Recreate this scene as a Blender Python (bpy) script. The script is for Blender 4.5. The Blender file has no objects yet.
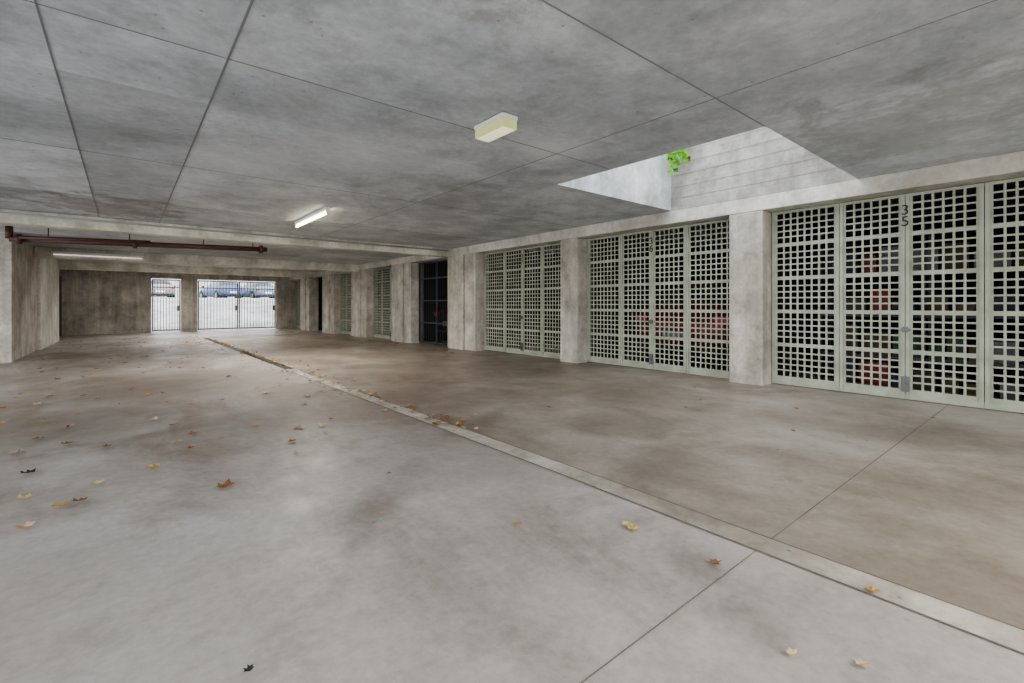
import bpy, bmesh, math, random
from mathutils import Vector, Matrix
random.seed(7)
S = bpy.context.scene
CZ = 2.363      # ceiling height
WX = 6.10       # pillar face plane
DX = 6.36       # garage door plane
YB = 24.2       # gate wall
def fz(y): return 0.0 if y < 2 else -0.0057*(y-2)

# ---------------------------------------------------------------- helpers
def box(bm, x0,x1,y0,y1,z0,z1, mi=0):
    vs=[bm.verts.new(p) for p in ((x0,y0,z0),(x1,y0,z0),(x1,y1,z0),(x0,y1,z0),(x0,y0,z1),(x1,y0,z1),(x1,y1,z1),(x0,y1,z1))]
    for f in ((3,2,1,0),(4,5,6,7),(0,1,5,4),(1,2,6,5),(2,3,7,6),(3,0,4,7)):
        fc=bm.faces.new([vs[i] for i in f]); fc.material_index=mi
def cyl(bm, p0, p1, r, n=14, mi=0, r2=None):
    p0=Vector(p0); p1=Vector(p1); d=p1-p0
    q=d.to_track_quat('Z','Y').to_matrix().to_4x4()
    M=Matrix.Translation((p0+p1)/2)@q
    g=bmesh.ops.create_cone(bm,cap_ends=True,segments=n,radius1=r,radius2=r if r2 is None else r2,depth=d.length,matrix=M)
    for f in {f for v in g['verts'] for f in v.link_faces}:
        f.material_index=mi; f.smooth = len(f.verts)==4
def obj(name, bm, mats, bevel=0, parent=None, recalc=True):
    if recalc: bmesh.ops.recalc_face_normals(bm, faces=bm.faces)
    me=bpy.data.meshes.new(name); bm.to_mesh(me); bm.free()
    for m in (mats if isinstance(mats,(list,tuple)) else [mats]): me.materials.append(m)
    o=bpy.data.objects.new(name, me); S.collection.objects.link(o)
    if bevel:
        b=o.modifiers.new('bevel','BEVEL'); b.width=bevel; b.segments=2; b.limit_method='ANGLE'
    if parent: o.parent=parent
    return o
def boxo(name, dims, mat, bevel=0, parent=None):
    bm=bmesh.new(); box(bm,*dims); return obj(name,bm,mat,bevel,parent)

# ---------------------------------------------------------------- materials
def newmat(name):
    m=bpy.data.materials.new(name); m.use_nodes=True
    nt=m.node_tree; b=nt.nodes['Principled BSDF']
    return m,nt,b
def mixn(nt, mode='MIX', fac=1.0):
    n=nt.nodes.new('ShaderNodeMix'); n.data_type='RGBA'; n.blend_type=mode; n.inputs[0].default_value=fac; return n
def ramp(nt, src, stops):
    r=nt.nodes.new('ShaderNodeValToRGB'); e=r.color_ramp.elements
    while len(e)<len(stops): e.new(.5)
    for i,(p,c) in enumerate(stops): e[i].position=p; e[i].color=(*c,1) if len(c)==3 else c
    nt.links.new(src,r.inputs[0]); return r.outputs[0]
def noise(nt, vec, scale, detail=6, rough=.6, dist=0):
    n=nt.nodes.new('ShaderNodeTexNoise'); n.inputs['Scale'].default_value=scale; n.inputs['Detail'].default_value=detail
    n.inputs['Roughness'].default_value=rough; n.inputs['Distortion'].default_value=dist; nt.links.new(vec,n.inputs['Vector']); return n.outputs['Fac']
def g(v): return (v,v,v)
def mapping(nt, vec, scale=(1,1,1), rot=(0,0,0), loc=(0,0,0)):
    m=nt.nodes.new('ShaderNodeMapping'); m.inputs['Scale'].default_value=scale; m.inputs['Rotation'].default_value=rot; m.inputs['Location'].default_value=loc
    nt.links.new(vec,m.inputs['Vector']); return m.outputs[0]
def mrange(nt,src,a,b_,c=0,d=1,smooth=False):
    n=nt.nodes.new('ShaderNodeMapRange'); n.inputs[1].default_value=a; n.inputs[2].default_value=b_; n.inputs[3].default_value=c; n.inputs[4].default_value=d
    if smooth: n.interpolation_type='SMOOTHSTEP'
    nt.links.new(src,n.inputs[0]); return n.outputs[0]
def mth(nt,op,a,b_=None,v=None):
    n=nt.nodes.new('ShaderNodeMath'); n.operation=op; nt.links.new(a,n.inputs[0])
    if b_ is not None: nt.links.new(b_,n.inputs[1])
    if v is not None: n.inputs[1].default_value=v
    return n.outputs[0]
def patch(nt,P,cur,center,r,col,amt,nz):
    d=nt.nodes.new('ShaderNodeVectorMath'); d.operation='DISTANCE'; nt.links.new(P,d.inputs[0]); d.inputs[1].default_value=center
    dd=mth(nt,'ADD',d.outputs['Value'],mrange(nt,nz,.3,.7,-r*.7,r*.7))
    t=mixn(nt); nt.links.new(mrange(nt,dd,r,r*.35,0,amt,True),t.inputs[0]); nt.links.new(cur,t.inputs[6]); t.inputs[7].default_value=(*col,1)
    return t.outputs[2]
def plain(name, col, rough=.5, metal=0, emit=None, es=0, noise_amt=.0):
    m,nt,b=newmat(name)
    b.inputs['Base Color'].default_value=(*col,1); b.inputs['Roughness'].default_value=rough; b.inputs['Metallic'].default_value=metal
    if emit: b.inputs['Emission Color'].default_value=(*emit,1); b.inputs['Emission Strength'].default_value=es
    if noise_amt:
        tc=nt.nodes.new('ShaderNodeTexCoord'); f=noise(nt,tc.outputs['Object'],5,5)
        mx=mixn(nt,'MULTIPLY',noise_amt); mx.inputs[6].default_value=(*col,1)
        nt.links.new(ramp(nt,f,[(.3,(.45,.42,.36)),(.62,(1.08,1.08,1.08))]),mx.inputs[7]); nt.links.new(mx.outputs[2],b.inputs['Base Color'])
    return m
def concrete(name, c1, c2, scale=.6, stain=None, stain_amt=.5, rough=.85, boards=None, attr=None, pits=True, streak=0, bump=.15, mottle=.16, bamt=.9, patches=()):
    m,nt,b=newmat(name); L=nt.links.new
    P=nt.nodes.new('ShaderNodeTexCoord').outputs['Object']
    a=noise(nt,P,scale,6,.66,.3)
    base=mixn(nt); L(ramp(nt,a,[(.40,g(0)),(.60,g(1))]),base.inputs[0]); base.inputs[6].default_value=(*c1,1); base.inputs[7].default_value=(*c2,1)
    cur=base.outputs[2]
    f=noise(nt,P,16,5,.75); mm=mixn(nt,'MULTIPLY',1); L(cur,mm.inputs[6]); L(ramp(nt,f,[(.3,g(.86)),(.7,g(1.10))]),mm.inputs[7]); cur=mm.outputs[2]
    med=noise(nt,P,2.6,6,.72,.2); mm=mixn(nt,'MULTIPLY',1); L(cur,mm.inputs[6]); L(ramp(nt,med,[(.36,g(1-mottle*1.3)),(.5,g(1.0)),(.66,g(1+mottle*.6))]),mm.inputs[7]); cur=mm.outputs[2]
    if stain:
        s=noise(nt,mapping(nt,P,loc=(7,3,5)),.6,7,.72,.4); mm=mixn(nt)
        L(ramp(nt,s,[(.50,g(0)),(.68,g(stain_amt))]),mm.inputs[0]); L(cur,mm.inputs[6]); mm.inputs[7].default_value=(*stain,1); cur=mm.outputs[2]
    for (c,r,col,amt) in patches: cur=patch(nt,P,cur,c,r,col,amt,med)
    if streak:
        s=noise(nt,mapping(nt,P,scale=(5,5,.35)),1.2,4,.6); mm=mixn(nt,'MULTIPLY',1); L(cur,mm.inputs[6]); L(ramp(nt,s,[(.35,g(1-streak)),(.62,g(1.05))]),mm.inputs[7]); cur=mm.outputs[2]
    if boards:   # board-marked formwork
        rot,bh,bl=boards
        br=nt.nodes.new('ShaderNodeTexBrick'); L(mapping(nt,P,rot=rot),br.inputs['Vector'])
        br.inputs['Scale'].default_value=1; br.inputs['Brick Width'].default_value=bl; br.inputs['Row Height'].default_value=bh
        br.inputs['Mortar Size'].default_value=.005; br.inputs['Color1'].default_value=(.80,.80,.80,1); br.inputs['Color2'].default_value=(1.08,1.08,1.08,1); br.inputs['Mortar'].default_value=(.45,.45,.45,1)
        mm=mixn(nt,'MULTIPLY',bamt); L(cur,mm.inputs[6]); L(br.outputs['Color'],mm.inputs[7]); cur=mm.outputs[2]
    if attr:
        at=nt.nodes.new('ShaderNodeAttribute'); at.attribute_name=attr; mm=mixn(nt,'MULTIPLY',1); L(cur,mm.inputs[6]); L(at.outputs['Color'],mm.inputs[7]); cur=mm.outputs[2]
    if pits:
        v=nt.nodes.new('ShaderNodeTexVoronoi'); v.inputs['Scale'].default_value=7; L(P,v.inputs['Vector'])
        mm=mixn(nt,'MULTIPLY',.6); L(cur,mm.inputs[6]); L(ramp(nt,v.outputs['Distance'],[(.04,g(.35)),(.075,g(1))]),mm.inputs[7]); cur=mm.outputs[2]
    L(cur,b.inputs['Base Color']); b.inputs['Roughness'].default_value=rough; b.inputs['Specular IOR Level'].default_value=.3
    bp=nt.nodes.new('ShaderNodeBump'); bp.inputs['Strength'].default_value=bump; bp.inputs['Distance'].default_value=.02; L(f,bp.inputs['Height']); L(bp.outputs[0],b.inputs['Normal'])
    return m

XZ=(math.pi/2,0,0)
BR=(.27,.235,.20); LT=(.82,.85,.88); DG=(.33,.345,.36)
M_ceil=concrete('concrete_ceiling',(.52,.56,.60),(.71,.75,.80),.8,stain=(.40,.41,.42),stain_amt=.6,attr='tint',mottle=.14,
  patches=[((-.1,8.7,CZ),1.1,BR,.55),((-1.4,7.9,CZ),.9,BR,.35),((2.9,3.0,CZ),.35,LT,.8),((5.2,.7,CZ),.45,LT,.5),((4.6,.9,CZ),1.1,DG,.4),((1.0,1.1,CZ),.7,DG,.35),((1.5,4.3,CZ),.8,LT,.4),((.9,5.0,CZ),.6,LT,.4),((3.4,5.0,CZ),.9,DG,.3)])
M_wall=concrete('concrete_lintel',(.56,.54,.49),(.73,.71,.66),1.4,stain=(.40,.35,.28),stain_amt=.6)
M_pill=concrete('concrete_pillar',(.48,.44,.38),(.64,.605,.54),1.8,stain=(.33,.28,.22),stain_amt=.6,streak=.2,mottle=.2)
M_beam=concrete('concrete_beam',(.60,.58,.50),(.80,.78,.69),1.3,stain=(.38,.33,.26),stain_amt=.6)
M_brown=concrete('concrete_brown',(.44,.40,.35),(.60,.56,.50),.9,stain=(.28,.235,.19),stain_amt=.6,streak=.22,boards=(XZ,1.1,.9),mottle=.2,bamt=.6)
M_left=concrete('concrete_left',(.60,.57,.51),(.78,.75,.69),1.0,streak=.2)
M_board=concrete('concrete_board',(.40,.385,.355),(.54,.525,.49),1.8,stain=(.30,.28,.25),stain_amt=.5,streak=.12,boards=((0,math.pi/2,0),1.9,.13),mottle=.2,bamt=.25)
M_shaft=concrete('concrete_shaft',(.56,.58,.60),(.72,.74,.75),1.6,streak=.12)
M_bayshade=concrete('concrete_bay_shade',(.035,.035,.035),(.055,.055,.05),1.0)  # near-black: the bays' interior shade is put into the wall colour
M_seam=plain('seam_grey',(.25,.26,.27),.9)
M_door=plain('painted_steel_greygreen',(.405,.43,.35),.5,noise_amt=.45)
M_doordk=plain('painted_steel_dark',(.06,.065,.07),.5)
M_black=plain('black_paint_and_drain_shade',(.02,.02,.02),.5)
M_metal=plain('galvanised_metal',(.16,.16,.16),.4,.6)
M_gate=plain('gate_steel',(.26,.25,.23),.5,.2)
M_pipe=plain('pipe_oxide_red',(.09,.035,.028),.4,noise_amt=.4)
M_white=plain('white_enamel',(.8,.8,.78),.4)
M_tube=plain('fluorescent_tube_lit',(1,1,1),.3,emit=(1,.93,.62),es=14)
M_tubeglow=plain('fluorescent_tube_unlit_glow',(.85,.85,.82),.3,emit=(1,.97,.9),es=.6)  # unlit tube with a faint glow put into its material
M_diff=plain('diffuser_yellowed',(.68,.73,.34),.35,emit=(.95,1,.45),es=.12)
M_diffl=plain('diffuser_lit',(.88,.9,.62),.35,emit=(1,1,.68),es=.6)

def floor_mat():
    m,nt,b=newmat('concrete_floor'); L=nt.links.new
    P=nt.nodes.new('ShaderNodeTexCoord').outputs['Object']
    sp=nt.nodes.new('ShaderNodeSeparateXYZ'); L(P,sp.inputs[0])
    a=noise(nt,P,.5,6,.62,.3)
    left=mixn(nt); L(ramp(nt,a,[(.38,g(0)),(.60,g(1))]),left.inputs[0]); left.inputs[6].default_value=(.40,.37,.345,1); left.inputs[7].default_value=(.535,.515,.50,1)
    a2=noise(nt,mapping(nt,P,loc=(4,9,0)),.7,6,.64,.4)
    right=mixn(nt); L(ramp(nt,a2,[(.38,g(0)),(.62,g(1))]),right.inputs[0]); right.inputs[6].default_value=(.285,.245,.205,1); right.inputs[7].default_value=(.455,.415,.37,1)
    mx=mixn(nt); L(mrange(nt,sp.outputs[0],2.02,2.1),mx.inputs[0]); L(left.outputs[2],mx.inputs[6]); L(right.outputs[2],mx.inputs[7]); cur=mx.outputs[2]
    s=noise(nt,mapping(nt,P,scale=(1,.5,1),loc=(2,6,0)),.9,7,.72,.5)
    zone=mth(nt,'MULTIPLY',mrange(nt,sp.outputs[1],2.0,4.6,.0,.16,True),mrange(nt,sp.outputs[1],20,12,.2,1,True))
    st=mixn(nt); L(ramp(nt,mth(nt,'ADD',s,zone),[(.50,g(0)),(.72,g(.8))]),st.inputs[0]); L(cur,st.inputs[6]); st.inputs[7].default_value=(.235,.18,.135,1); cur=st.outputs[2]
    for c,r,amt in (((4.4,3.2,0),1.0,.6),((3.3,2.5,0),.6,.5),((4.9,5.4,0),.9,.6),((4.6,.9,0),.6,.4),((.6,7.5,-.03),1.4,.55),((-.3,5.6,-.02),.8,.5),((2.9,6.2,0),.8,.5),((1.2,4.6,0),.8,.4),((2.6,1.6,0),.45,.35)):
        cur=patch(nt,P,cur,c,r,(.18,.14,.11),amt,s)
    msk=noise(nt,P,1.4,5,.7)
    for cx,cy,r in ((5.6,6.9,2.9),(5.6,6.9,1.45),(4.6,-1.2,3.6),(4.6,-1.2,5.0),(-1.2,8.6,4.2)):
        cmb=nt.nodes.new('ShaderNodeVectorMath'); cmb.operation='DISTANCE'; L(P,cmb.inputs[0]); cmb.inputs[1].default_value=(cx,cy,0)
        d=mth(nt,'ABSOLUTE',mth(nt,'SUBTRACT',cmb.outputs['Value'],v=r))
        fac=mth(nt,'MULTIPLY',mrange(nt,d,.18,.02,0,1,True),mrange(nt,msk,.42,.60,0,.5))
        t=mixn(nt); L(fac,t.inputs[0]); L(cur,t.inputs[6]); t.inputs[7].default_value=(.17,.14,.115,1); cur=t.outputs[2]
    f=noise(nt,P,24,5,.75); mm=mixn(nt,'MULTIPLY',1); L(cur,mm.inputs[6]); L(ramp(nt,f,[(.3,g(.88)),(.7,g(1.1))]),mm.inputs[7]); cur=mm.outputs[2]
    f2=noise(nt,P,4.5,7,.80,.2); mm=mixn(nt,'MULTIPLY',1); L(cur,mm.inputs[6]); L(ramp(nt,f2,[(.34,g(.86)),(.5,g(1)),(.7,g(1.08))]),mm.inputs[7]); cur=mm.outputs[2]
    v=nt.nodes.new('ShaderNodeTexVoronoi'); v.inputs['Scale'].default_value=3; L(P,v.inputs['Vector'])
    mm=mixn(nt,'MULTIPLY',.5); L(cur,mm.inputs[6]); L(ramp(nt,v.outputs['Distance'],[(.02,g(.4)),(.045,g(1))]),mm.inputs[7]); cur=mm.outputs[2]
    L(cur,b.inputs['Base Color']); b.inputs['Specular IOR Level'].default_value=.45
    L(ramp(nt,noise(nt,P,1.5,5,.65,.5),[(.35,g(.36)),(.65,g(.56))]),b.inputs['Roughness'])
    bp=nt.nodes.new('ShaderNodeBump'); bp.inputs['Strength'].default_value=.10; bp.inputs['Distance'].default_value=.01; L(f2,bp.inputs['Height']); L(bp.outputs[0],b.inputs['Normal'])
    return m
M_floor=floor_mat()
M_strip=concrete('channel_mortar',(.42,.39,.34),(.57,.54,.48),2.5,stain=(.24,.20,.16),stain_amt=.7)
M_edge=plain('channel_edge',(.22,.19,.16),.9,noise_amt=.5)

# ---------------------------------------------------------------- floor
bm=bmesh.new()
for (y0,y1) in ((-6,2),(2,YB+.3)):
    a=[bm.verts.new(p) for p in ((-5,y0,fz(y0)),(12,y0,fz(y0)),(12,y1,fz(y1)),(-5,y1,fz(y1)))]; bm.faces.new(a)
bmesh.ops.remove_doubles(bm,verts=bm.verts,dist=1e-4)
obj('floor',bm,M_floor)
def slopeq(bm,x0,x1,y0,y1,dz,mi=0):
    ys=[y0]+([2] if y0<2<y1 else [])+[y1]
    for a,b in zip(ys,ys[1:]):
        v=[bm.verts.new((x0,a,fz(a)+dz)),bm.verts.new((x1,a,fz(a)+dz)),bm.verts.new((x1,b,fz(b)+dz)),bm.verts.new((x0,b,fz(b)+dz))]
        f=bm.faces.new(v); f.material_index=mi
bm=bmesh.new()
slopeq(bm,1.985,2.125,-6,8.1,.003,0)
slopeq(bm,1.978,1.986,-6,18.4,.004,1); slopeq(bm,2.122,2.130,-6,18.4,.004,1)
slopeq(bm,1.985,2.125,8.1,18.4,.002,2)  # flat black strip painted in for the shade inside the channel
y=8.12
while y<18.4:
    slopeq(bm,1.99,2.12,y,y+.022,.006,3); y+=.055
obj('trim_drain_channel',bm,[M_strip,M_edge,M_black,plain('grate_iron',(.14,.12,.10),.6,.3)],recalc=False)
bm=bmesh.new()
slopeq(bm,-5,1.978,.837,.841,.002,0); slopeq(bm,2.130,6.3,.837,.842,.002,0)
for yy in (6.9,13,18.9):
    slopeq(bm,2.130,6.3,yy,yy+.006,.002,0); slopeq(bm,-5,1.978,yy,yy+.006,.002,0)
obj('trim_floor_joints',bm,M_edge,recalc=False)

# ---------------------------------------------------------------- ceiling with skylight opening
SX0,SX1,SY0,SY1=3.77,WX,1.53,3.77
xs=[-5,-2.8,-.31,.44,3.0,SX0,WX,12]; ys=[-6,-3,-.6,SY0,3.0,SY1,5.6,7.9,9.7,12.7,15.4,18,20.2,22.4,YB+.3]
bm=bmesh.new(); lay=bm.loops.layers.color.new('tint')
tc={}
for i in range(len(xs)-1):
    for j in range(len(ys)-1):
        if xs[i]==SX0 and SY0<=ys[j]<SY1: continue
        v=[bm.verts.new(p) for p in ((xs[i],ys[j],CZ),(xs[i],ys[j+1],CZ),(xs[i+1],ys[j+1],CZ),(xs[i+1],ys[j],CZ))]
        key=(3 if i==4 and j!=4 else i, 4 if (i==4 and j==5) else j)
        t=tc.setdefault(key,random.uniform(.88,1.06))
        f=bm.faces.new(v)
        for l in f.loops: l[lay]=(t,t,t,1)
obj('ceiling',bm,M_ceil,recalc=False)
bm=bmesh.new()
def seamx(x,y0,y1,w=.008): box(bm,x-w/2,x+w/2,y0,y1,CZ-.003,CZ+.01)
def seamy(y,x0,x1,w=.007): box(bm,x0,x1,y-w/2,y+w/2,CZ-.003,CZ+.01)
seamx(-.31,-6,9.7,.008); seamx(.44,-6,9.7,.011); seamx(3.0,-6,9.7,.007); seamx(-2.8,-6,9.7)
for y in (-3,-.6,3.0,5.6,7.9): seamy(y,-5,SX0 if y==3.0 else WX,.006)
seamy(SY0,-5,SX0,.008)
obj('trim_ceiling_joints',bm,M_seam)

# skylight shaft
H=3.75
boxo('wall_skylight_right',(WX,WX+.2,SY0-.15,SY1+.15,CZ,H),M_board)
bm=bmesh.new()
box(bm,SX0-.15,WX,SY1,SY1+.15,CZ+.002,H); box(bm,SX0-.15,WX,SY0-.15,SY0,CZ+.002,H); box(bm,SX0-.15,SX0,SY0,SY1,CZ+.002,H)
obj('wall_skylight_shaft',bm,M_shaft)
bm=bmesh.new()
for zz in (2.52,2.68,2.85,3.01,3.18,3.34,3.5): box(bm,WX-.003,WX+.001,SY0,SY1,zz,zz+.006)
obj('trim_board_marks',bm,plain('board_mark',(.30,.285,.26),.9))

# lintel, pillars
bm=bmesh.new(); box(bm,WX,DX+.1,-6,YB,2.18,CZ-.001)
obj('wall_right_lintel',bm,M_wall,.008)
pill=[(-3.67,-3.25),(-.58,-.16),(2.51,2.93),(5.60,6.02),(8.70,9.80),(11.80,12.92),(14.9,16.1),(18.0,19.2),(21.1,22.2)]
for i,(a,b) in enumerate(pill):
    bm=bmesh.new()
    if b-a>1:
        m=a+.42; box(bm,WX,DX+.14,a,m,fz(a)-.01,2.178); box(bm,WX-.05,DX+.14,m+.015,b,fz(a)-.01,2.178)
    else: box(bm,WX,DX+.14,a,b,fz(a)-.01,2.178)
    obj('concrete_pillar',bm,M_pill,.012)
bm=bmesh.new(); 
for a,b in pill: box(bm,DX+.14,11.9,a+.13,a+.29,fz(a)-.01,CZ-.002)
box(bm,WX+.1,11.9,-6,-5.85,0,CZ-.002)  # unseen end wall added to keep sky light out of the bays
obj('wall_partitions_and_light_stop',bm,M_bayshade)
boxo('wall_right',(11.9,12.1,-6,YB+.3,-.15,CZ-.002),M_bayshade)

for (y0,y1,z0,x0) in ((9.7,10.0,2.17,-5),(15.45,15.8,2.12,-1.62),(20.0,20.3,2.12,-1.62)):
    boxo('ceiling_beam',(x0,WX-.001,y0,y1,z0,CZ-.001),M_beam,.01)
boxo('wall_left',(-5,-1.62,12.62,15.9,-.12,CZ-.001),M_pill,.01)
boxo('wall_left_far',(-5,-1.56,15.92,20.0,-.12,CZ-.001),M_left,.01)
boxo('wall_left_recess',(-5,-1.86,20.0,YB,-.14,CZ-.001),M_brown)
boxo('door_1',(-1.858,-1.80,20.3,23.9,-.12,2.05),plain('brown_door',(.035,.025,.02),.5))
bm=bmesh.new()
box(bm,-5,.83,YB,YB+.25,-.14,CZ-.001); box(bm,1.84,2.41,YB-.02,YB+.25,-.14,2.10); box(bm,5.53,12,YB-.02,YB+.25,-.14,2.10); box(bm,.83,12,YB-.01,YB+.25,2.10,CZ-.001)
obj('wall_back',bm,M_brown)

# ---------------------------------------------------------------- perforated garage doors
def garage_door(y0,y1,number=None,panels=(.27,.23,.23,.27)):
    z0=fz((y0+y1)/2)+.008; z1=2.172; x=DX
    bm=bmesh.new(); fw=.04
    box(bm,x-.012,x+.03,y0,y0+fw,z0,z1); box(bm,x-.012,x+.03,y1-fw,y1,z0,z1)
    box(bm,x-.012,x+.03,y0+fw,y1-fw,z1-.03,z1); box(bm,x-.012,x+.03,y0+fw,y1-fw,z0,z0+.06)
    W=y1-y0-2*fw; edges=[y0+fw]
    for p in panels: edges.append(edges[-1]+W*p/sum(panels))
    n=len(panels)
    for e in edges[1:-1]:
        box(bm,x-.022,x+.02,e-.036,e-.003,z0+.01,z1-.01); box(bm,x-.022,x+.02,e+.003,e+.036,z0+.01,z1-.01)
    zb=z0+.06; zt=z1-.03; nb=5; nr=5; hh=(zt-zb)/nb; band=.045; pr=(hh-band)/nr
    for k in range(n):
        a=edges[k]+(.036 if k else 0); b=edges[k+1]-(.036 if k<n-1 else 0); w=b-a
        marg=.022; a2=a+marg; b2=b-marg; nc=max(3,round((b2-a2)/.080)); pc=(b2-a2)/nc; bar=.020
        box(bm,x-.001,x+.010,a,a2,zb,zt); box(bm,x-.001,x+.010,b2,b,zb,zt)
        for c in range(1,nc):
            yc=a2+c*pc; box(bm,x-.001,x+.010,yc-bar/2,yc+bar/2,zb,zt)
        for q in range(nb):
            zz=zb+q*hh
            box(bm,x-.002,x+.009,a2,b2,zz,zz+band)
            for r in range(1,nr):
                zc=zz+band+r*pr; box(bm,x-.002,x+.009,a2,b2,zc-.009,zc+.009)
    d=obj('garage_door',bm,M_door)
    mid=edges[n//2]
    bm=bmesh.new(); zc=.74
    cyl(bm,(x-.022,mid,zc),(x-.034,mid,zc),.034); cyl(bm,(x-.07,mid,zc),(x-.03,mid,zc),.014); box(bm,x-.078,x-.066,mid-.055,mid+.02,zc-.012,zc+.012)
    box(bm,x-.035,x-.021,mid-.034,mid+.034,z0+.08,z0+.24); cyl(bm,(x-.05,mid,z0+.16),(x-.034,mid,z0+.16),.015)
    obj('handle',bm,M_metal,parent=d)
    if number:
        for i,ch in enumerate(number):
            cu=bpy.data.curves.new('digit','FONT'); cu.body=ch; cu.size=.15; cu.extrude=.001; cu.align_x='CENTER'; cu.materials.append(M_black)
            t=bpy.data.objects.new('number_digit',cu); S.collection.objects.link(t)
            t.location=(x-.024,mid,z1-.22-.12*i); t.rotation_euler=(math.pi/2,0,-math.pi/2); t.parent=d
    return d
garage_door(-3.24,-.59,'34'); garage_door(-.15,2.50,'35'); garage_door(2.94,5.59,'36'); garage_door(6.03,8.69,'37')
garage_door(12.93,14.89,None,(1,1,1)); garage_door(16.11,17.99,None,(1,1,1)); garage_door(22.21,24.17,None,(1,1,1))
bm=bmesh.new(); y0,y1=9.82,11.79; z0=fz(10.8)+.02
for yy in (y0,(y0+y1)/2-.02,y1-.04): box(bm,DX-.02,DX+.02,yy,yy+.04,z0,2.17)
for zz in (z0,.5,1.1,1.7,2.13): box(bm,DX-.015,DX+.015,y0+.04,y1-.04,zz,zz+.035)
yy=y0+.12
while yy<y1-.05: box(bm,DX-.006,DX+.006,yy-.006,yy+.006,z0,2.15); yy+=.12
obj('security_grille',bm,M_doordk)

# ---------------------------------------------------------------- entrance gates
def gate(name,y,x0,x1,leaves,pitch=.11,zt=2.07):
    bm=bmesh.new(); z0=fz(y)+.03; w=(x1-x0)/leaves
    for k in range(leaves):
        a=x0+k*w+.012; b=x0+(k+1)*w-.012
        box(bm,a,a+.05,y-.025,y+.025,z0,zt); box(bm,b-.05,b,y-.025,y+.025,z0,zt)
        box(bm,a+.05,b-.05,y-.02,y+.02,z0+.02,z0+.08); box(bm,a+.05,b-.05,y-.02,y+.02,zt-.05,zt); box(bm,a+.05,b-.05,y-.02,y+.02,1.72,1.76)
        n=round((b-a)/pitch)
        for i in range(1,n):
            xx=a+(b-a)*i/n; box(bm,xx-.012,xx+.012,y-.012,y+.012,z0+.08,zt-.05)
        box(bm,b-.13,b-.05,y-.03,y+.03,.75,.98)
    return obj(name,bm,M_gate)
gate('pedestrian_gate',YB+.1,.84,1.83,1,.10)
gate('vehicle_gate',YB+.1,2.42,5.52,2,.115)

# ---------------------------------------------------------------- pipe
bm=bmesh.new()
A=Vector((-1.52,11.6,2.13)); B=Vector((2.45,11.6,2.24))
cyl(bm,A,B,.052,18); 
for t in (0.03,.42,.97):
    p=A.lerp(B,t); d=(B-A).normalized(); cyl(bm,p-d*.035,p+d*.035,.085,18)
cyl(bm,A,A+Vector((0,0,.21)),.05,16)
cyl(bm,A+Vector((.12,-.12,.02)),A+Vector((1.9,-.12,.09)),.03,14)
for t in (.12,.4,.7,.93):
    p=A.lerp(B,t); cyl(bm,p,Vector((p.x,p.y,CZ-.003)),.008,8)
obj('sprinkler_pipe',bm,M_pipe)
bm=bmesh.new(); cyl(bm,(-5,9.675,2.30),(WX-.1,9.675,2.30),.016,10); obj('conduit',bm,plain('conduit_grey',(.4,.4,.38),.5))

# ---------------------------------------------------------------- lamps
def batten(x,y,z,length,along='Y',lit=True):
    bm=bmesh.new(); hl=length/2
    def bx(a0,a1,b0,b1,z0,z1,mi):
        if along=='Y': box(bm,x+b0,x+b1,y+a0,y+a1,z0,z1,mi)
        else: box(bm,x+a0,x+a1,y+b0,y+b1,z0,z1,mi)
    bx(-hl,hl,-.03,.03,z-.045,z,0); bx(-hl,-hl+.03,-.022,.022,z-.095,z-.045,0); bx(hl-.03,hl,-.022,.022,z-.095,z-.045,0)
    if along=='Y': cyl(bm,(x,y-hl+.03,z-.075),(x,y+hl-.03,z-.075),.014,12,1)
    else: cyl(bm,(x-hl+.03,y,z-.075),(x+hl-.03,y,z-.075),.014,12,1)
    return obj('real_and_added_batten',bm,[M_white,M_tube if lit else M_tubeglow])
LZ=CZ-.006
batten(2.17,7.4,LZ,1.55)
batten(2.17,-2.5,LZ,1.55); batten(-1.5,-2.5,LZ,1.55)  # added fixtures behind the camera, invented to brighten the interior
for yy in (10.12,16.0,20.5): batten(2.3,yy,LZ,1.55,'X')  # more invented fixtures for fill, tucked out of view behind the beams
batten(-.48,15.40,2.27,1.7,'X',False)
bm=bmesh.new(); box(bm,2.045,2.185,2.58,2.93,LZ-.03,LZ,0)
box(bm,2.05,2.18,2.585,2.925,LZ-.095,LZ-.03,1)
box(bm,2.06,2.17,2.595,2.915,LZ-.099,LZ-.095,2)
obj('bulkhead_light',bm,[M_white,M_diff,M_diffl],.004)

def area(name,loc,sx,sy,e,col=(1,.96,.90)):
    l=bpy.data.lights.new(name,'AREA'); l.shape='RECTANGLE'; l.size=sx; l.size_y=sy; l.energy=e; l.color=col
    o=bpy.data.objects.new(name,l); S.collection.objects.link(o); o.location=loc
area('tube_and_fill_light',(2.17,7.4,LZ-.11),.12,1.5,50)
area('tube_and_fill_light',(2.17,-2.5,LZ-.11),.12,1.5,150); area('tube_and_fill_light',(-1.5,-2.5,LZ-.11),.12,1.5,150)  # added fill under the invented fixtures behind the camera
for y in (10.12,16,20.5): area('tube_and_fill_light',(2.3,y,LZ-.11),1.5,.12,75)  # added fill lights, hidden by the beams

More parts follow.
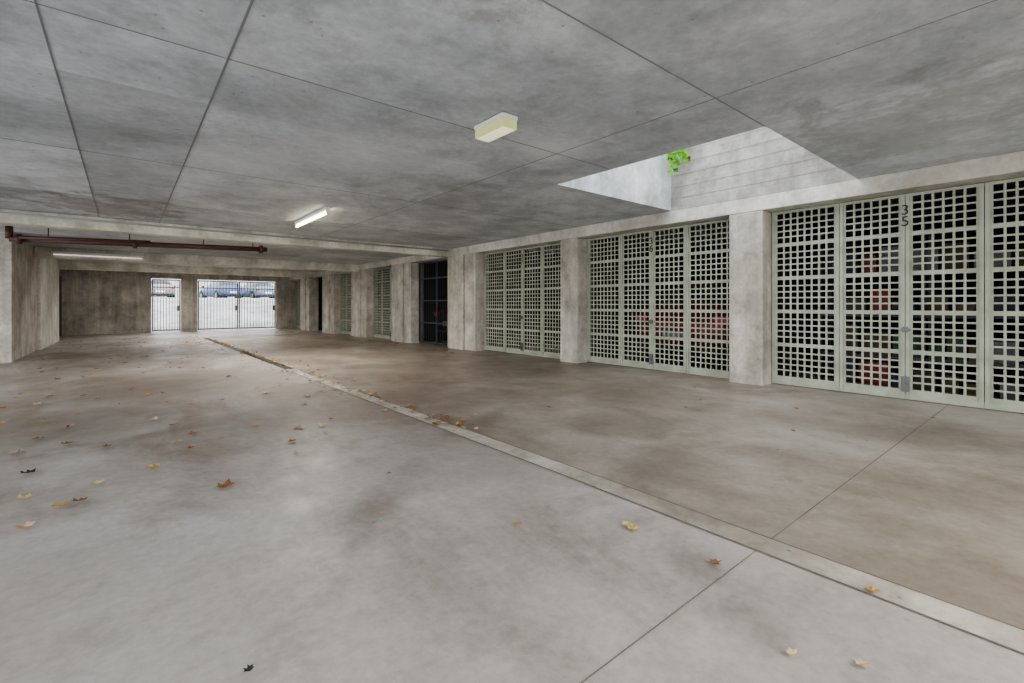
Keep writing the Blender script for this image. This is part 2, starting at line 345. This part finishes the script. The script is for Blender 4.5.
# ---------------------------------------------------------------- cars
def car(name,loc,rot,col,dim=1.0):  # dim darkens lamps and rims, putting bay shade into their colour
    paint=plain(name+'_paint',col,.3,.2); glass=plain(name+'_glass',(.03,.04,.05),.08); rub=plain(name+'_rubber',(.02,.02,.02),.8)
    red=plain(name+'_tail',(.5,.03,.03),.3); wh=plain(name+'_head',(.8*dim,.8*dim,.8*dim),.2); rim=plain(name+'_rim',(.5*dim,.5*dim,.52*dim),.3,.8)
    st=[(-2.1,.70,.42,.72,.62,.74),(-2.02,.82,.28,.86,.70,.88),(-1.75,.87,.22,.95,.70,1.02),(-1.35,.88,.2,.96,.60,1.36),(-.9,.88,.2,.95,.58,1.44),(-.05,.88,.2,.94,.58,1.46),(.1,.88,.2,.94,.58,1.455),(.45,.88,.2,.93,.60,1.38),(1.0,.88,.2,.92,.72,.98),(1.6,.86,.22,.84,.66,.87),(1.98,.78,.28,.70,.60,.73),(2.1,.66,.36,.58,.5,.60)]
    bm=bmesh.new(); rows=[]
    for x,w,zb,zl,rw,zr in st:
        pts=[(w*.9,zb),(w,zb+.18),(w*1.0,(zb+zl)/2+.08),(w*.96,zl),(rw,zr-.03),(rw*.6,zr+.01),(0,zr+.02)]
        full=[(y,z) for y,z in pts]+[(-y,z) for y,z in reversed(pts[:-1])]
        rows.append([bm.verts.new((x,y,z)) for y,z in full])
    n=len(rows[0])
    for i in range(len(rows)-1):
        for j in range(n):
            k=(j+1)%n; f=bm.faces.new((rows[i][j],rows[i+1][j],rows[i+1][k],rows[i][k])); f.smooth=True
            if j in (3,8) and 3<=i<=6: f.material_index=1
            if i in (2,7) and j in (3,4,5,6,7,8): f.material_index=1
    bm.faces.new(rows[0]); bm.faces.new(rows[-1][::-1])
    root=bpy.data.objects.new(name,None); S.collection.objects.link(root); root.location=loc; root.rotation_euler=(0,0,rot)
    o=obj('body',bm,[paint,glass],parent=root); sb=o.modifiers.new('s','SUBSURF'); sb.levels=1; sb.render_levels=2
    bm=bmesh.new()
    for x in (-1.3,1.32):
        for s in (-1,1):
            cyl(bm,(x,s*.66,.31),(x,s*.89,.31),.31,28,0); cyl(bm,(x,s*.86,.31),(x,s*.90,.31),.19,20,1)
            cyl(bm,(x,s*.60,.33),(x,s*.876,.33),.36,28,0)
    obj('wheels',bm,[rub,rim],parent=root)
    bm=bmesh.new()
    for s in (-1,1):
        box(bm,-2.07,-1.9,s*.70-.12,s*.70+.12,.72,.84,0); box(bm,1.9,2.05,s*.62-.12,s*.62+.12,.56,.68,1)
        box(bm,.62,.72,s*.98-.08,s*.98+.08,.93,1.05,2)
    box(bm,-2.13,-2.0,-.26,.26,.48,.60,1); box(bm,-2.13,-1.95,-.75,.75,.28,.36,2)
    obj('lights_and_trim',bm,[red,wh,rub],.01,parent=root)
    return root
car('car',(8.9,4.1,fz(4)+.0),0,(.20,.02,.02),.3)
car('car',(8.9,10.95,fz(10.9)),0,(.03,.035,.04),.3)
bm=bmesh.new(); 
for zz in (.35,.85,1.35,1.85): box(bm,7.2,7.65,.1,2.25,zz,zz+.03,0)
for yy in (.1,1.15,2.21):
    for xx in (7.2,7.61): box(bm,xx,xx+.04,yy,yy+.04,0,1.95,0)
cols=[1,2,3,4,5,3,5,5,5,3]
for zz in (0.0,.38,.88,1.38):
    yy=.18
    while yy<2.0:
        w=random.uniform(.12,.3); h=random.uniform(.12,.38)
        box(bm,7.24,7.56,yy,yy+w,zz+.001,zz+h,random.choice(cols)); yy+=w+.04
obj('storage_shelf',bm,[plain('shelf_metal',(.10,.10,.10),.5,.5),plain('box_red',(.25,.03,.025),.5),plain('box_green',(.03,.08,.04),.5),plain('box_card',(.12,.085,.055),.7),plain('box_white_shaded',(.2,.2,.2),.6),plain('box_dark',(.04,.045,.06),.6)])  # box colours darkened to carry the shade of the bay

# ---------------------------------------------------------------- outside
M_pave=concrete('paving',(.30,.30,.295),(.46,.46,.45),.5,rough=.9,mottle=.25)
M_kerb=concrete('kerb',(.6,.6,.58),(.7,.7,.68),.8)
prof=[(YB+.3,fz(YB+.3)),(26,-.05),(36,1.35),(70,1.6)]
bm=bmesh.new()
for (ya,za),(yb,zb) in zip(prof,prof[1:]):
    bm.faces.new([bm.verts.new(p) for p in ((-40,ya,za),(60,ya,za),(60,yb,zb),(-40,yb,zb))])
obj('ground_driveway',bm,M_pave)
boxo('trim_kerb',(-20,30,36.6,37.0,1.2,1.47),M_kerb,.02)
boxo('garden_wall',(-30,45,52,52.3,1.3,3.4),M_kerb,.02)
bm=bmesh.new()
for (x0,x1,y0,y1) in ((-40,-5,-30,YB+.3),(-5,12.1,-30,-6)):
    bm.faces.new([bm.verts.new(p) for p in ((x0,y0,-.005),(x1,y0,-.005),(x1,y1,-.005),(x0,y1,-.005))])
obj('ground_yard',bm,M_kerb)
h=math.pi/2
car('car',(5.7,42,1.40),h+.25,(.07,.13,.26)); car('car',(8.1,42.3,1.40),h+.25,(.16,.22,.30)); car('car',(1.9,43,1.41),h,(.3,.3,.3))

# ---------------------------------------------------------------- foliage
def leafshape(bm,c,size,ang,tilt=0.1,mi=0,lobes=5,normal=None):
    pts=[]; n=lobes*2
    for i in range(n+1):
        t=-math.pi*.85+ i*(math.pi*1.7)/n
        r=size*(.68 if i%2 else 1.0)*(1-.25*abs(t)/math.pi)*random.uniform(.8,1.1)
        pts.append((r*math.cos(t),r*math.sin(t)))
    pts.append((-size*.25,0))
    Rm=Matrix.Rotation(ang,4,'Z')@Matrix.Rotation(tilt,4,'X') if normal is None else normal.to_track_quat('Z','Y').to_matrix().to_4x4()@Matrix.Rotation(ang,4,'Z')
    cv=bm.verts.new(Vector(c)+Rm@Vector((0,0,.0)))
    vs=[bm.verts.new(Vector(c)+Rm@Vector((x,y,size*.9*((x*x+y*y)/(size*size))*random.uniform(.1,.6)))) for x,y in pts]
    for i in range(len(vs)):
        f=bm.faces.new((cv,vs[i],vs[(i+1)%len(vs)])); f.material_index=mi
leafm=[plain('leaf_yellow',(.52,.33,.11),.7),plain('leaf_brown',(.25,.12,.05),.7),plain('leaf_tan',(.62,.46,.28),.7),plain('leaf_dark',(.03,.03,.03),.7)]
bm=bmesh.new()
L=[(.42,2.98,.058,1),(-.35,3.02,.05,2),(-.40,3.48,.05,2),(-.18,3.25,.045,1),(-.24,3.22,.045,0),(1.745,1.30,.036,2),(1.73,1.26,.03,0),(1.75,.89,.032,1),(2.0,.46,.027,0),(1.57,.384,.026,2),(1.46,.52,.02,2),(.26,1.44,.018,3),(1.376,1.63,.026,0),(.95,2.12,.024,0),(1.2,2.6,.02,1),(.9,3.4,.025,2),(2.6,4.5,.025,0),
   (-.1,4.4,.04,1),(.2,5.2,.04,2),(-.5,5.0,.05,1),(.35,6.1,.05,0),(1.4,4.2,.03,1),(1.95,5.7,.045,0),(3.2,3.3,.03,1),(.05,7.3,.05,1),(-.7,6.8,.05,2),(-.45,4.0,.05,3)]
for x,y,s,mi in L: leafshape(bm,(x,y,fz(y)+.010),s,random.uniform(0,6.28),random.uniform(-.12,.12),mi)
for i in range(260):
    y=3.4+17*random.random()**.9; x=random.uniform(-1.4,2.2) if random.random()<.7 else random.gauss(2.06,.25)
    leafshape(bm,(x,y,fz(y)+.010),random.uniform(.028,.055),random.uniform(0,6.28),random.uniform(-.15,.15),random.choice((0,0,1,1,2)))
for i in range(300):
    y=random.uniform(3.0,17); x=random.gauss(2.1,.07); leafshape(bm,(x,y,fz(y)+.014),random.uniform(.018,.04),random.uniform(0,6.28),random.uniform(-.15,.15),random.choice((0,1,1,2)))
for i in range(120):
    y=random.uniform(8,23); x=random.gauss(5.6,.35)
    if x<6.0: leafshape(bm,(x,y,fz(y)+.010),random.uniform(.035,.06),random.uniform(0,6.28),.1,random.choice((0,0,1)))
for i in range(22):
    y=random.uniform(.8,6); x=random.uniform(2.2,5.6); leafshape(bm,(x,y,fz(y)+.010),random.uniform(.014,.028),random.uniform(0,6.28),.1,random.choice((0,1,2)))
obj('fallen_leaves',bm,leafm,recalc=False)
# plant hanging into the skylight corner
bm=bmesh.new()
for s in range(4):
    p=Vector((6.06,3.70-.07*s,3.76)); low=(2.93,3.0,3.06,3.02)[s]
    while p.z>low:
        q=p+Vector((random.uniform(-.04,.012),random.uniform(-.04,.03),-.09)); q.x=min(q.x,6.08); q.y=min(q.y,3.74)
        cyl(bm,p,q,.005,5,1)
        for _ in range(3 if q.z<3.25 else 1):
            c=q+Vector((random.uniform(-.10,-.01),random.uniform(-.07,.04),random.uniform(-.03,.03))); c.x=min(c.x,6.02); c.y=min(c.y,3.69)
            leafshape(bm,c,random.uniform(.035,.06),random.uniform(0,6.28),0,random.choice((0,0,2)),3,Vector((random.uniform(-1,-.5),random.uniform(-1,.0),random.uniform(-.7,.3))))
        p=q
gl=plain('leaf_green',(.20,.52,.03),.5); gl2=plain('leaf_green_deep',(.08,.28,.02),.5)
obj('hanging_vine',bm,[gl,leafm[1],gl2],recalc=False)

# ---------------------------------------------------------------- world and camera
w=bpy.data.worlds.new('sky'); S.world=w; w.use_nodes=True
bg=w.node_tree.nodes['Background']; bg.inputs[0].default_value=(.92,.955,1,1); bg.inputs[1].default_value=4.1
try: S.view_settings.look='AgX - Medium High Contrast'
except Exception: pass
cam=bpy.data.cameras.new('camera'); co=bpy.data.objects.new('camera',cam); S.collection.objects.link(co); S.camera=co
cam.sensor_width=36; cam.lens=16.49; cam.shift_y=-36.5/1024; cam.clip_start=.05
co.location=(0,0,1.0); co.rotation_euler=(math.pi/2,0,-math.radians(39.53))
